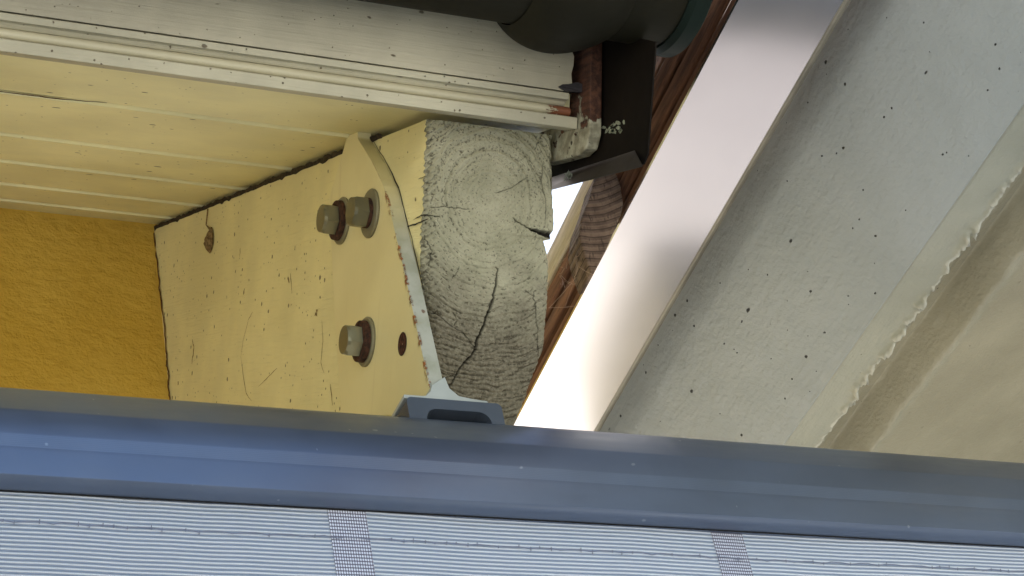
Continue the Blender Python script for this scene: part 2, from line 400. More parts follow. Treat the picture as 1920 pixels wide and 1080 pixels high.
# ------------------------------------------------------------------ ground
GZ = -2.65
g = MB(); g.add([(-60, -60, GZ), (60, -60, GZ), (60, 60, GZ), (-60, 60, GZ)], [(0, 1, 2, 3)])
tag(g.build('ground', M['ground'], fix=False), kind='structure')
g = MB(); g.add([(.6, 1.3, GZ + .004), (6, 1.3, GZ + .004), (6, 3.30, GZ + .004), (.6, 3.05, GZ + .004)], [(0, 1, 2, 3)])  # added out of view: darker ground for the flashing's upper reflection
tag(g.build('reflection_gravel', M['gravel'], fix=False), kind='structure')
g = MB(); g.add([(.6, 3.05, GZ + .004), (6, 3.30, GZ + .004), (6, 7, GZ + .004), (.6, 7, GZ + .004)], [(0, 1, 2, 3)])  # added out of view: bright ground for the flashing's lower reflection
tag(g.build('reflection_terrace', M['reflection_terrace'], fix=False), kind='structure')

# ------------------------------------------------------------------ stucco wall of the house
b = MB(); b.box((-4.5, .692, GZ), (.012, .99, 1.0))
wall = tag(b.build('stucco_wall', M['stucco'], loc=(-.3, .692, GZ)), 'rough ochre yellow stucco house wall in the corner between soffit and rafter', 'wall')

# ------------------------------------------------------------------ rafter
raf = thing('rafter', 'cream painted timber rafter with cracked weathered end, under the soffit', 'rafter', FR)
def xz(p): q = at(p, FR, 1, 0); return q[0], q[2]
rightpx = [(1041, 214), (1042, 236), (1036, 270), (1038, 330), (1040, 380), (1041, 441), (1040.5, 447), (1022, 449), (1027, 470), (1031, 490), (1029, 560), (1023, 640), (1018, 662), (1003, 700), (988, 745), (970, 790), (957, 815), (948, 835)]
leftpx = [(806, 214), (806, 224), (805, 300), (803, 400), (797, 470), (806, 560), (815, 640), (822, 720), (828, 835)]
rp = [xz(p) for p in rightpx]; lp = [xz(p) for p in leftpx]
ZB = min(rp[-1][1], lp[-1][1]); ZB = -.238
def edge(pts, z):
    zs = np.array([q[1] for q in pts])[::-1]; xs = np.array([q[0] for q in pts])[::-1]; return np.interp(z, zs, xs)
NZ, NX = 560, 250
zr = np.linspace(0, ZB, NZ); U = np.linspace(0, 1, NX)
xl = edge(lp, zr) * .5 + (vn(zr * 420, zr * 0, 3) - .5) * .0016; xr = edge(rp, zr) + (vn(zr * 300, zr * 0, 8) - .5) * .0008
XX = xl[:, None] + (xr - xl)[:, None] * U[None, :]; ZZ = np.repeat(zr[:, None], NX, 1)
cx, cz = xz((918, 372))
wx = XX + (fbm(XX * 60, ZZ * 60, 5) - .5) * .006; wz = ZZ + (fbm(XX * 60, ZZ * 60, 15) - .5) * .006
rr = np.hypot((wx - cx), (wz - cz) * .92)
low = np.clip((-.085 - ZZ) / .09, 0, 1)                       # bare weathered wood low down
upz = np.clip((ZZ + .10) / .08, 0, 1)
per = .0036
ring = .5 + .5 * np.sin(2 * np.pi * rr / per + 2.0 * fbm(XX * 25, ZZ * 25, 9))
ang = np.arctan2(ZZ - cz, XX - cx); pol = fbm(rr * 1100, ang * 26, 81, 3)
ring2 = .5 + .5 * np.sin(2 * np.pi * rr / .0078 + 3 * fbm(XX * 18, ZZ * 18, 29))
fine = fbm(XX * 1100, ZZ * 1100, 33, 3); mid = fbm(XX * 560, ZZ * 560, 40, 3); coarse = fbm(XX * 60, ZZ * 60, 44)
ramp_amp = .32 + .75 * low * (.6 + .4 * coarse) + .18 * upz
leftish = np.clip((cx - .005 - XX) / .05, 0, 1) * .5
ringamp = np.clip(ramp_amp + leftish, 0, 1.1)
H = -.0011 * ringamp * (1 - ring) ** 1.5 - .0009 * (upz + .3 * (1 - low)) * (1 - ring2) ** 2 * np.clip((rr - .010) / .02, 0, 1) - .0011 * (mid - .5) * (1 - .6 * low) - .0014 * (fine - .5) * (1 - .4 * low) - .0010 * low * (pol - .5)
ring3 = .5 + .5 * np.sin(2 * np.pi * rr / .0046 + 1.5 * fbm(XX * 20, ZZ * 20, 91))
pit = .7 * np.clip((fine * .40 + pol * .60 - .600 + .10 * ringamp * (1 - ring) + .04 * leftish) * 9, 0, 1)
pit = np.maximum(pit, np.clip((1 - ring - .55) * 1.3, 0, 1) * ringamp * np.clip((mid - .28) * 3 * (1 - low) + low * (pol - .18) * 2.4, 0, 1) * (.55 + .45 * low))
pit = np.maximum(pit, np.clip((1 - ring2 - .5) * 1.6, 0, 1) * np.clip((fine - .42) * 5, 0, 1) * (1 - low) * (.45 + .4 * upz) * np.clip((rr - .012) / .02, 0, 1))
pit = np.maximum(pit, np.clip((1 - ring3 - .78) * 6, 0, 1) * np.clip((pol - .36) * 4, 0, 1) * (.38 + .3 * low) * np.clip((rr - .010) / .02, 0, 1))
H -= .0006 * (1 - .5 * low) * np.clip((1 - ring3 - .7) * 3, 0, 1) * np.clip((rr - .010) / .02, 0, 1)
# chiselled, saw toothed left arris
strip = np.clip(1 - (XX - xl[:, None]) / .0125, 0, 1)
strip *= np.clip(1.15 - np.clip(-(ZZ + .16) / .03, 0, 1), 0, 1)
tooth = .5 + .5 * np.sin(2 * np.pi * (ZZ - XX * .8 + .004 * fbm(XX * 80, ZZ * 80, 61)) / .0052)
H += -.0045 * strip ** 2 - .0034 * strip * (1 - tooth) ** 1.3 - .002 * strip * (mid - .5)
pit = np.maximum(pit, strip * np.clip(1 - tooth - .5, 0, 1) * 1.0 * np.clip((mid - .25) * 3, 0, 1))
pit = np.maximum(pit, np.clip((fbm(XX * 330, ZZ * 330, 71, 3) - .63) * 8, 0, 1) * np.clip(strip * 2, 0, .6))
H += -.003 * np.clip(1 - (xr[:, None] - XX) / .004, 0, 1) ** 2
# cracks
crack = np.zeros_like(H)
cr = [([(934, 505), (930, 540), (918, 580), (905, 615), (895, 637), (892, 650), (884, 668), (862, 690), (842, 725)], 1.5, 2.4),
      ([(962, 408), (985, 424), (1002, 432), (1022, 438), (1040, 441)], 1.0, 8.5),
      ([(1002, 545), (1000, 560), (1006, 575), (1004, 590), (1009, 615), (1008, 650), (1012, 668)], 1.0, .7),
      ([(803, 586), (818, 588), (845, 610), (870, 625), (889, 650)], .9, .5), ([(812, 388), (835, 386), (852, 390), (880, 391)], 1.0, .6),
      ([(800, 404), (825, 405)], 1.1, .9), ([(1030, 236), (1012, 262), (1004, 280)], .9, .5), ([(833, 222), (836, 243)], .9, .6),
      ([(862, 500), (855, 515), (848, 522)], .7, .6), ([(985, 545), (1003, 556)], .5, .5), ([(850, 585), (858, 600), (852, 610)], .6, .5),
      ([(925, 560), (915, 575)], 1.0, .6), ([(1018, 305), (1016, 340), (1024, 372), (1022, 420)], .7, .5),
      ([(985, 335), (960, 352), (930, 362)], .3, .25), ([(830, 710), (862, 700), (905, 706)], .4, .4), ([(800, 440), (812, 470), (806, 500)], .7, .8)]
for i, (path, k, wd) in enumerate(cr):
    P = jag([xz(p) for p in path], .0006 * k, 4, i + 3)
    d, tt = segdist(XX, ZZ, P)
    if i == 1: wloc = .0002 + .0026 * np.clip(tt * 1.15 - .25, 0, 1) ** 1.3
    elif i == 0: wloc = .0003 + .00035 * np.sin(np.pi * np.clip(tt * .9 + .12, 0, 1))
    else: wloc = .00028 * max(wd, .6)
    m = np.clip(1.6 - d / wloc, 0, 1); crack = np.maximum(crack, m * (1 if wd >= .5 else .6)); H -= m * (.006 if i < 2 else .002)
wear = np.clip(low * 1.5 - .15 + (coarse - .5) * .9 * (low > .02), 0, 1)
wear = np.maximum(wear, .55 * np.clip(1 - np.hypot((XX - xz((985, 625))[0]) / .018, (ZZ - xz((985, 625))[1]) / .03), 0, 1))
b = MB(); idx = np.arange(NZ * NX).reshape(NZ, NX)
V = np.stack([XX, -H, ZZ], -1).reshape(-1, 3); b.v = [tuple(v) for v in V]
q = np.stack([idx[:-1, :-1], idx[:-1, 1:], idx[1:, 1:], idx[1:, :-1]], -1).reshape(-1, 4)
b.f = [tuple(int(i) for i in r_) for r_ in q]; b.m = [0] * len(b.f)
b.a = {'pit': np.clip(pit * (.82 + .05 * low), 0, 1).ravel(), 'wear': wear.ravel(), 'crack': crack.ravel()}
endg = b.build('end_grain', M['end'], raf, smooth=True, fix=False, angle=0)
b = MB(); n0 = NZ
ys = [.0065 * 0, .02, .3, .95]
# body: left side, right side, top, bottom (the front is the end grain sheet)
Hl = -H[:, 0]; Hr = -H[:, -1]
Lc = [[(xl[i] if y == 0 else 0.0 + (xl[i]) * max(0, 1 - y / .02), (Hl[i] if y == 0 else y), zr[i]) for i in range(0, NZ, 4)] for y in ys]
Rc = [[(xr[i], (Hr[i] if y == 0 else y), zr[i]) for i in range(0, NZ, 4)] for y in ys]
for S in (Lc, Rc):
    n = len(S[0]); b.add([v for row in S for v in row], [(j * n + i, j * n + i + 1, (j + 1) * n + i + 1, (j + 1) * n + i) for j in range(len(S) - 1) for i in range(n - 1)])
x1 = xr[0]; b.add([(0, .004, 0), (x1, .004, 0), (x1, .95, 0), (0, .95, 0)], [(0, 1, 2, 3)])
b.add([(xl[-1], .004, ZB), (xr[-1], .004, ZB), (xr[-1], .95, ZB), (0, .95, ZB)], [(0, 3, 2, 1)])
b.build('timber', M['beam'], raf, smooth=True, angle=50)
# hairline splits, a painted contact shade beside the bracket, and dirt on the painted side
def side_strip(mb, pts, w0, x=-.0003, ax=0):
    P = [at(p, FR, 0, 0) for p in pts]; P = jag([(p[1], p[2]) for p in P], w0 * .9, 4, len(pts)); n = len(P); V = []
    for i, (u, v) in enumerate(P):
        a = P[max(i - 1, 0)]; c_ = P[min(i + 1, n - 1)]; dx, dy = c_[0] - a[0], c_[1] - a[1]; L = math.hypot(dx, dy) or 1
        ww = w0 * (.25 + .75 * math.sin(math.pi * (i + .4) / n)) * (.7 + .6 * random.random())
        V += [(x, u - dy / L * ww, v + dx / L * ww), (x, u + dy / L * ww, v - dx / L * ww)]
    mb.add(V, [(2 * i, 2 * i + 1, 2 * i + 3, 2 * i + 2) for i in range(n - 1)])
b = MB()
side_strip(b, [(699, 262), (725, 305), (748, 352), (768, 430), (785, 500), (803, 580)], .0007)  # dark contact shade painted along the bracket's edge
for p, w0 in (([(762, 426), (785, 418), (804, 410)], .0006), ([(776, 412), (790, 404), (803, 402)], .0004), ([(785, 336), (800, 330)], .0003)):
    side_strip(b, p, w0)
b.build('split_and_contact_shade', M['void'], raf, fix=False)
smear = mat_rust('brown dirt', (.17, .11, .035), (.36, .26, .11))
for p, w0 in (([(652, 668), (650, 700), (641, 730)], .0011), ([(361, 636), (364, 652), (362, 668), (360, 683)], .0014), ([(452, 668), (456, 640), (466, 600), (474, 585)], .0004),
              ([(452, 668), (456, 700), (462, 738), (472, 752)], .0005), ([(545, 512), (548, 550)], .0007), ([(451, 465), (450, 482)], .0007), ([(596, 583), (591, 592)], .0022), ([(335, 716), (334, 722)], .0016),
              ([(604, 600), (606, 640), (602, 680), (608, 700)], .0005), ([(620, 720), (624, 760)], .0008), ([(485, 725), (505, 705), (520, 690)], .0004), ([(540, 520), (543, 530)], .0012)):
    b = MB(); side_strip(b, p, w0, -.00025); b.build('dirt_smear', smear, raf, fix=False)

# ------------------------------------------------------------------ cracked joint between wall and rafter
b = MB(); P = [(289, 437), (291, 470), (296, 500), (299, 540), (304, 580), (309, 620), (312, 660), (312, 682), (316, 700), (315, 725), (319, 752), (322, 790)]
Q = [at(p, FR, 0, -.0008) for p in P]; rj = random.Random(5); Vt = []
QQ = []
for a, c_ in zip(Q[:-1], Q[1:]):
    for k in range(5): QQ.append(a + (c_ - a) * k / 5)
for i, q_ in enumerate(QQ):
    j = rj.uniform(-.0022, .0022); ww = .0011 + .001 * rj.random()
    Vt += [(-.0011, q_[1] - ww + j - .001, q_[2]), (-.0011, q_[1] + ww + j, q_[2])]
b.add(Vt, [(2 * i, 2 * i + 1, 2 * i + 3, 2 * i + 2) for i in range(len(QQ) - 1)])
b.build('joint_crack', mat_rust('cracked caulk', (.05, .018, .008), (.16, .055, .015)), raf, fix=False)

# ------------------------------------------------------------------ soffit boards
SO = .0065
def dy(px, py): return at((px, py), FR, 2, SO)[1]
joints = sorted([dy(100, 183), dy(100, 262), dy(100, 312), dy(100, 354), dy(100, 384)])
b = MB(); prof = [(-.020, SO)]
for j in joints: prof += [(j - .006, SO), (j - .0016, SO + .004), (j + .001, SO + .004), (j + .0024, SO - .0014), (j + .012, SO - .0003)]
prof += [(.90, SO), (.90, SO + .022), (-.020, SO + .022)]
b.prism(prof, 0, -4.5, .1035)
sof = tag(b.build('soffit', M['soffit'], F=FR, smooth=True, angle=20), 'cream painted tongue and groove soffit boards running above the rafter', 'soffit')
b = MB()
def sof_strip(pts, w0):
    P = [at(p, FR, 2, SO) for p in pts]; P = jag([(p[0], p[1]) for p in P], w0 * .6, 4, 9); n = len(P); V = []
    for i, (u, v) in enumerate(P):
        ww = w0 * (.3 + .7 * math.sin(math.pi * (i + .4) / n)) if i > n / 3 else w0
        V += [(u, v - ww, SO - .0005), (u, v + ww, SO - .0005)]
    b.add(V, [(2 * i, 2 * i + 1, 2 * i + 3, 2 * i + 2) for i in range(n - 1)])
sof_strip([(-60, 165), (0, 171), (60, 178), (120, 185), (201, 192)], .0024)
b.build('open_joint', mat_rust('dark open joint', (.05, .022, .008), (.10, .05, .02)), sof, fix=False)
# ragged dark strip in the gap along the rafter, below the soffit
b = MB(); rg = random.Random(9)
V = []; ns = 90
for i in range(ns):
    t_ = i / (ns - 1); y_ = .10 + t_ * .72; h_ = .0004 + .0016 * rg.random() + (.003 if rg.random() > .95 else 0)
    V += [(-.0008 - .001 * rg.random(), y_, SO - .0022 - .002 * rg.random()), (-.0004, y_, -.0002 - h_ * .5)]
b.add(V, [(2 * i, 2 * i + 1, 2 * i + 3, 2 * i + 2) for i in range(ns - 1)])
b.build('gap_strip', mat_rust('dark gap strip', (.012, .009, .005), (.05, .036, .02)), raf, fix=False)

# ------------------------------------------------------------------ fascia with mouldings
fa = thing('fascia', 'off white weathered fascia board with bead moulding, right below the gutter', 'fascia', FR, (-.2, -.02, .0))
YF = -.036                                                      # face plane of the trims
def fz(py, y=YF): return at((500, py), FR, 1, y)[2]
z0, z1, z2, z3, z4 = fz(163), fz(140), fz(118), fz(108), fz(93.5)
XE = .1015
b = MB(); b.prism([(YF, z0), (YF, z1), (YF + .004, z1 + .0004), (YF + .02, z1 + .0004), (YF + .02, z0 + .0015)], 0, -4.5, XE + .002)
b.build('drip_trim', M['trim'], fa, bevel=.0007)
b = MB(); zc = (z1 + z2) / 2; rb = (z2 - z1) / 2
b.prism([(YF + .0035 + rb * 1.0 - rb * 1.25 * math.sin(math.pi * k / 12), z1 + .0005 + (z2 - z1 - .0005) * (1 - math.cos(math.pi * k / 12)) / 2) for k in range(13)] + [(YF + .015, z2), (YF + .015, z1 + .0005)], 0, -4.5, XE - .003)
b.build('bead', M['bead'], fa, smooth=True, angle=50)
b = MB(); b.prism([(YF + .0075, z2 + .0003), (YF + .0045, z3), (YF - .0002, z3 + .0004), (YF - .0002, z4), (YF + .015, z4), (YF + .015, z2 + .0003)], 0, -4.5, XE - .006)
b.build('cover_trim', M['trim'], fa, bevel=.0005)
b = MB(); rf = random.Random(3)
top = []; zt = z4 + .001
ragged = [(XE + .0030 * rf.uniform(-1, 1) - .005, z4 + .0009 + (.20) * k / 30) for k in range(31)]
b.prism([(-4.5, zt)] + ragged + [(-4.5, z4 + .2009)], 1, YF - .0012, YF + .018)
b.build('board', M['fascia'], fa)
b = MB(); ys_ = YF - .0030
b.prism([(XE - .016, z4 + .0030), (XE - .013, z4 + .0052), (XE - .008, z4 + .0060), (XE - .001, z4 + .0085), (XE + .004, z4 + .0070), (XE + .0085, z4 + .0078), (XE + .006, z4 + .0020), (XE - .002, z4 + .0010), (XE - .009, z4 + .0004), (XE - .013, z4 + .0014)], 1, ys_, YF + .002)
b.build('split_wood', M['dark_end'], fa)

# ------------------------------------------------------------------ verge board behind the fascia end, and the metal sheet
vb = thing('verge_board', 'short brown verge board with peeling cream paint beside the rafter end', 'board', FR, (.104, -.03, .0))
XV = .1045
P = [(1036, 60), (1108, 60), (1106, 180), (1105, 250), (1098, 278), (1084, 291), (1041, 303), (1020, 308), (1000, 60)]
b = MB(); pp = [at(p, FR, 0, XV) for p in P]; b.prism([(p[1], p[2]) for p in pp], 0, XV, XV + .010)
b.build('board', M['peel'], vb, bevel=.0012)
ms = thing('verge_flashing', 'dark brown sheet metal verge flashing with folded hem, left of the silver strip', 'flashing', FR, (.116, -.05, .0))
XS = .1165
b = MB(); pp = [at(p, FR, 0, XS) for p in [(1090, 60), (1140, 60), (1229, 78), (1228, 98), (1214, 290), (1206, 308), (1010, 352), (1000, 60)]]
b.prism([(p[1], p[2]) for p in pp], 0, XS, XS + .0012); b.build('panel', M['brown_metal'], ms)
# folded hem: a narrow strip turned back towards the rafter
a0, a1 = at((1000, 345), FR, 0, XS - .001), at((1188, 284), FR, 0, XS - .001)
c0, c1 = at((1000, 365), FR, 0, XS - .012), at((1203, 313), FR, 0, XS - .012)
b = MB(); off = np.array([.0008, 0, .0009])
b.add([a0, a1, c1, c0, a0 + off, a1 + off, c1 + off, c0 + off], [(0, 1, 2, 3), (7, 6, 5, 4), (0, 4, 5, 1), (1, 5, 6, 2), (2, 6, 7, 3), (3, 7, 4, 0)])
b.build('hem', M['hem_metal'], ms)
b = MB()
for k, (u, v, w_, h) in enumerate(((1066, 328, 3.5, 10), (1070, 330, 2.2, 7), (1060, 332, 1.5, 8))):
    q = [at((u + w_ * math.cos(a) + 2 * math.cos(a * 3 + k), v + h * math.sin(a)), FR, 0, XS - .0085) for a in [2 * math.pi * i / 10 for i in range(10)]]
    b.add(q, [tuple(range(10))])
b.build('paint_drip', mat_rust('dried paint drip', (.16, .18, .15), (.26, .28, .24)), ms, fix=False)
# flaked paint on the sheet and on its hem
b = MB(); rq = random.Random(2)
for k in range(17):
    a = rq.uniform(-.45, .35); u = rq.uniform(-22, 22); v = rq.uniform(-11, 11) - (u * .15) + (6 if u > 0 else 0)
    if abs(u) > 14 and abs(v) > 7: continue
    q0 = at((1150 + u, 236 + v), FR, 0, XS - .0006); L = rq.uniform(.002, .0055); wd = rq.uniform(.0008, .0022); n = 9
    b.add([(XS - .0007, q0[1] + (L * math.cos(2 * math.pi * i / n) * math.cos(a) - wd * math.sin(2 * math.pi * i / n) * math.sin(a)) * rq.uniform(.6, 1.2),
            q0[2] + (L * math.cos(2 * math.pi * i / n) * math.sin(a) + wd * math.sin(2 * math.pi * i / n) * math.cos(a)) * rq.uniform(.6, 1.2)) for i in range(n)], [tuple(range(n))])
b.build('paint_flake', mat_rust('grey green paint residue', (.16, .17, .12), (.33, .35, .24)), ms, fix=False)

# ------------------------------------------------------------------ gutter
RG = .056; yc = YF - .0012 - RG - .004
def tangent_z(p, r, yc):
    d = FR @ (RT * ((p[0] - 960) / FOC) - UP * ((p[1] - 540) / FOC) + FWD); c = FR @ CAM
    n = np.array([d[1], d[2]]); n /= np.linalg.norm(n)
    perp = np.array([-n[1], n[0]])                              # upwards across the ray (x direction along the gutter)
    # ray plane passes c; centre is r away on the upper side: solve z for y=yc ; the plane spanned by the x axis and d
    t = (yc - c[1]) / d[1]; zr_ = c[2] + t * d[2]
    return zr_ + r / n[0] * 1.0, c[0] + t * d[0]
def lowx(p, r):
    zc_, x = tangent_z(p, r, yc); return x
zg, xg0 = tangent_z((955, 45), RG, yc)
xA, xB, xC, xD = lowx((962, 50), RG), lowx((1140, 74), RG), lowx((1232, 95), RG), lowx((1268, 103), RG)
gut = thing('gutter', 'dark green half round rain gutter with bulging joint under the eave', 'gutter', FR, (.05, yc, zg))
a0_, a1_ = math.pi * .93, math.pi * 2.07
b = MB(); th = .0015
b.lathe([(-4.5, RG), (xA + .012, RG), (xA + .012, RG - th), (-4.5, RG - th)], 0, (0, yc, zg), 48, 0, a0_, a1_)
b.build('channel', M['gutter'], gut, smooth=True)
b = MB(); pr = []
for k in range(25):
    t_ = k / 24; pr.append((xA + (xB - xA) * t_, RG + .001 + .0155 * math.sin(math.pi * t_ ** .85) ** .8))
pr += [(xB + .004, RG + .001), (xC, RG + .0012), (xC + .001, RG - .001), (xA, RG - .001)]
b.lathe(pr, 0, (0, yc, zg), 64, 0, a0_, a1_)
b.build('joint_sleeve', M['gutter'], gut, smooth=True)
b = MB(); b.lathe([(xC, RG - .006), (xC - .001, RG + .003), (xC + .003, RG + .0062), (xD - .002, RG + .0068), (xD, RG + .004), (xD, RG - .002), (xD - .004, RG - .006)], 0, (0, yc, zg), 64, 0, a0_, a1_)
b.lathe([(xC + .002, .0005), (xC + .002, RG - .001), (xC + .004, RG - .001), (xC + .004, .0005)], 0, (0, yc, zg), 48, 0, a0_, a1_)
b.build('end_cap', mat_metal('green gutter end coating', (.008, .014, .010), .55, 0, .2, .0002, (1, 2, 2), .2, spec=.1), gut, smooth=True)
# roof above
b = MB(); b.box((-4.5, -.05, .19), (.10, 5.0, .30)); 
rf_ = MB()
pts = [(-4.5 + i * .06, .001 * 0 + .302 + .012 * abs(math.sin(i * .9))) for i in range(77)]
b.prism([(-4.5, .301)] + [(min(p[0], .10), p[1]) for p in pts] + [(.10, .301)], 1, -.09, 5.0)
tag(b.build('tiled_roof', M['roof'], F=FR, loc=(-1, 0, .2)), 'brown tiled house roof above gutter and soffit', 'roof')
b = MB(); b.box((-4.5, .04, SO + .0225), (.0995, .9, .1895)); b.box((-4.5, .0, .075), (.0995, .04, .1895))
tag(b.build('roof_timber', M['brown'], F=FR, loc=(-1, .1, .05)), 'brown roof timber packed between soffit boards and roof tiles', 'roof timber')

# ------------------------------------------------------------------ steel bracket with bolts
br = thing('steel_bracket', 'cream steel T bracket with rusty front edge, bolted to the rafter side', 'bracket', FR, (-.006, .05, -.1))
TH = .0115
rightE = [(695, 262), (722, 305), (745, 352), (757, 392), (765, 430), (782, 500), (800, 580), (818, 660), (835, 735), (843, 775)]
leftE = [(640, 775), (628, 600), (622, 470), (617, 372), (652, 254)]
RE = [at(p, FR, 0, -.0004) for p in rightE]; LE = [at(p, FR, 0, -TH) for p in leftE]
poly = [(p[1], p[2]) for p in RE] + [(p[1], p[2]) for p in LE]
# fine grid so that the rust can follow the front edge
b = MB(); zt_ = max(RE[0][2], LE[-1][2]) - .0005; zb_ = RE[-1][2]
rows = 160; cols = 60; zs = np.linspace(zt_, zb_, rows); Rz = np.array([p[2] for p in RE])[::-1]; Ry = np.array([p[1] for p in RE])[::-1]
Lz = np.array([p[2] for p in LE]); Ly = np.array([p[1] for p in LE]); rgd = random.Random(8)
V = []; e = []; fr = []
for i, z in enumerate(zs):
    yf = np.interp(z, Rz, Ry); yb = np.interp(z, Lz, Ly); yf = min(yf, yb - .0005)
    for k in range(cols):
        t_ = (k / (cols - 1)) ** 1.6; V.append((-TH, yf + (yb - yf) * t_, z)); dd = (yb - yf) * t_
        e.append(max(0, 1 - dd / .009) * (.35 if z > -.05 else 1)); fr.append(0)
b.add(V, [(i * cols + k, (i + 1) * cols + k, (i + 1) * cols + k + 1, i * cols + k + 1) for i in range(rows - 1) for k in range(cols - 1)])
V = []; cw = 12
for i, z in enumerate(zs):
    yf = min(np.interp(z, Rz, Ry), np.interp(z, Lz, Ly) - .0005)
    for k in range(cw):
        t_ = k / (cw - 1); V.append((-TH + (TH - .0004) * t_, yf, z)); e.append(max(0, 1 - t_ * TH / .0035) * (.55 if z > -.05 else 1.05)); fr.append(min(1, max(.15, (-z - .03) / .06)))
b.add(V, [(i * cw + k, i * cw + k + 1, (i + 1) * cw + k + 1, (i + 1) * cw + k) for i in range(rows - 1) for k in range(cw - 1)])
nb = len(b.v)
V = []
for i, z in enumerate(zs): yb = np.interp(z, Lz, Ly); V += [(-TH, yb, z), (-.0004, yb, z)]
b.add(V, [(2 * i, 2 * i + 1, 2 * i + 3, 2 * i + 2) for i in range(rows - 1)])
yf, yb = np.interp(zs[0], Rz, Ry), np.interp(zs[0], Lz, Ly)
b.add([(-TH, yf, zs[0]), (-.0004, yf, zs[0]), (-.0004, yb, zs[0]), (-TH, yb, zs[0])], [(0, 1, 2, 3)])
e += [0] * (len(b.v) - nb); fr += [0] * (len(b.v) - nb)
b.a = {'edge': e, 'front': fr}
b.build('web_plate', M['bracket'], br, fix=False)

def bolt(px, wpx, first):
    w_ = at(wpx, FR, 0, -TH - .001)
    o = bpy.data.objects.new('bolt', None)
    bb = MB(); bb.lathe([(0, .0005), (0, .0188), (-.0016, .0192), (-.0026, .018), (-.0026, .0005)], 0, (-TH, w_[1], w_[2]), 40)
    ws = bb.build('washer', M['washer'], None, F=FR, loc=(0, 0, 0), smooth=True); return w_
def add_bolt(wpx, rusty, hl, rot):
    w_ = at(wpx, FR, 0, -TH - .001); base = -TH - .0001
    bb = MB(); n = 6; r = .0128; L = .0115; x0 = base - .0026 - hl
    # hexagonal head with a turned chamfer
    prof = [(x0, r, 0), (x0 - L + .0022, r, 0), (x0 - L, r * .84, 1)]
    V = []
    for (x, rad, c_) in prof:
        for k in range(24):
            a = 2 * math.pi * k / 24 + rot; hexr = rad if c_ else rad * math.cos(math.pi / 6) / math.cos(((a - rot) % (math.pi / 3)) - math.pi / 6)
            V.append((x, w_[1] + hexr * math.cos(a), w_[2] + hexr * math.sin(a)))
    F_ = [(j * 24 + k, j * 24 + (k + 1) % 24, (j + 1) * 24 + (k + 1) % 24, (j + 1) * 24 + k) for j in range(2) for k in range(24)]
    V.append((x0 - L - .0004, w_[1], w_[2])); F_ += [(48 + k, 48 + (k + 1) % 24, 72) for k in range(24)]
    bb.add(V, F_)
    bo = bb.build('bolt', M['bolt'], br, smooth=True, angle=14)
    wb = MB(); wb.lathe([(base, .0005), (base, .0190), (base - .0014, .0192), (base - .0024, .0182), (base - .0026, .0005)], 0, (0, w_[1], w_[2]), 48)
    wo_ = wb.build('washer', M['washer'], bo, smooth=True); wo_.matrix_parent_inverse = Matrix.Identity(4)
    if hl > .001:
        cb = MB(); cb.lathe([(base - .0027, .0005), (base - .0027, .0162 if rusty else .0118), (base - .0027 - hl + .0004, .0158 if rusty else .0118), (base - .0027 - hl + .0002, .0005)], 0, (0, w_[1], w_[2]), 40)  # on the clean bolt this dark ring stands in for gap shade
        c_ = cb.build('spring_washer_or_gap_shade', M['rust'], bo, smooth=True)
    return bo
add_bolt((640, 414), True, .0042, .20)
tag(add_bolt((694, 400), False, .0030, .05), 'bolt with clean painted washers')
add_bolt((686, 641), True, .0048, .12)
hc = at((755, 645), FR, 0, -TH); b = MB()
b.lathe([(-TH - .0004, .0088), (-TH - .0006, .0080), (-TH - .0002, .0074)], 0, (0, hc[1], hc[2]), 28)
b.build('hole_rim', M['rust'], br, smooth=True)
b = MB(); b.lathe([(-TH - .0002, .0076), (-TH - .00015, .0004)], 0, (0, hc[1], hc[2]), 28); b.build('bolt_hole', mat_rust('rusty hole', (.012, .006, .004), (.10, .035, .02)), br)
# base of the bracket: flange and slotted block (horizontal, so built in world axes under its own frame)
yB = (FR.T @ RE[-2])[1] - .004
def wz(p, y): return at(p, FW, 1, y)
q0, q1 = wz((757, 739), yB), wz((928, 750), yB)
Fb = MB(); zt2 = q0[2]
def toR(pts): return [tuple(FR @ np.array(p)) for p in pts]
def wbox(mb, a, c_):
    m = MB(); m.box(a, c_); mb.add(toR(m.v), m.f)
wbox(Fb, (q0[0], yB, zt2 - .0030), (q1[0] - .006, yB + .075, zt2))
# fillets between web and flange
ctr = [(-TH - .0125, zt2 - .0004), (-TH - .006, zt2 + .0006), (-TH - .0018, zt2 + .0045), (-TH, zt2 + .010), (-.0004, zt2 + .018), (.0015, zt2 + .0085), (.0075, zt2 + .0025), (.018, zt2 + .0008), (.030, zt2 - .0004)]
m = MB(); m.prism(ctr, 1, yB + .0002, yB + .012); Fb.add(toR(m.v), m.f)
Fb.build('flange', M['flange'], br, bevel=.0006)
Bb = MB(); zl = zt2 - .0032; hgt = .040; xa, xb = q0[0] + .0005, q1[0] + .003
N_ = 10; outer = []
def rr_rect(x0, x1, zz0, zz1, r, n=6):
    out = []
    for (cx_, cz_, a) in ((x1 - r, zz1 - r, 0), (x0 + r, zz1 - r, 90), (x0 + r, zz0 + r, 180), (x1 - r, zz0 + r, 270)):
        for k in range(n + 1): t_ = R(a + 90 * k / n); out.append((cx_ + r * math.cos(t_), cz_ + r * math.sin(t_)))
    return out
O_ = rr_rect(xa, xb, zl - hgt, zl, .004); I_ = rr_rect(xa + .013, xb - .010, zl - .027, zl - .0085, .0085)
n = len(O_); V = [(p[0], yB - .002, p[1]) for p in O_] + [(p[0], yB - .002, p[1]) for p in I_] + [(p[0], yB + .075, p[1]) for p in O_] + [(p[0], yB + .03, p[1]) for p in I_]
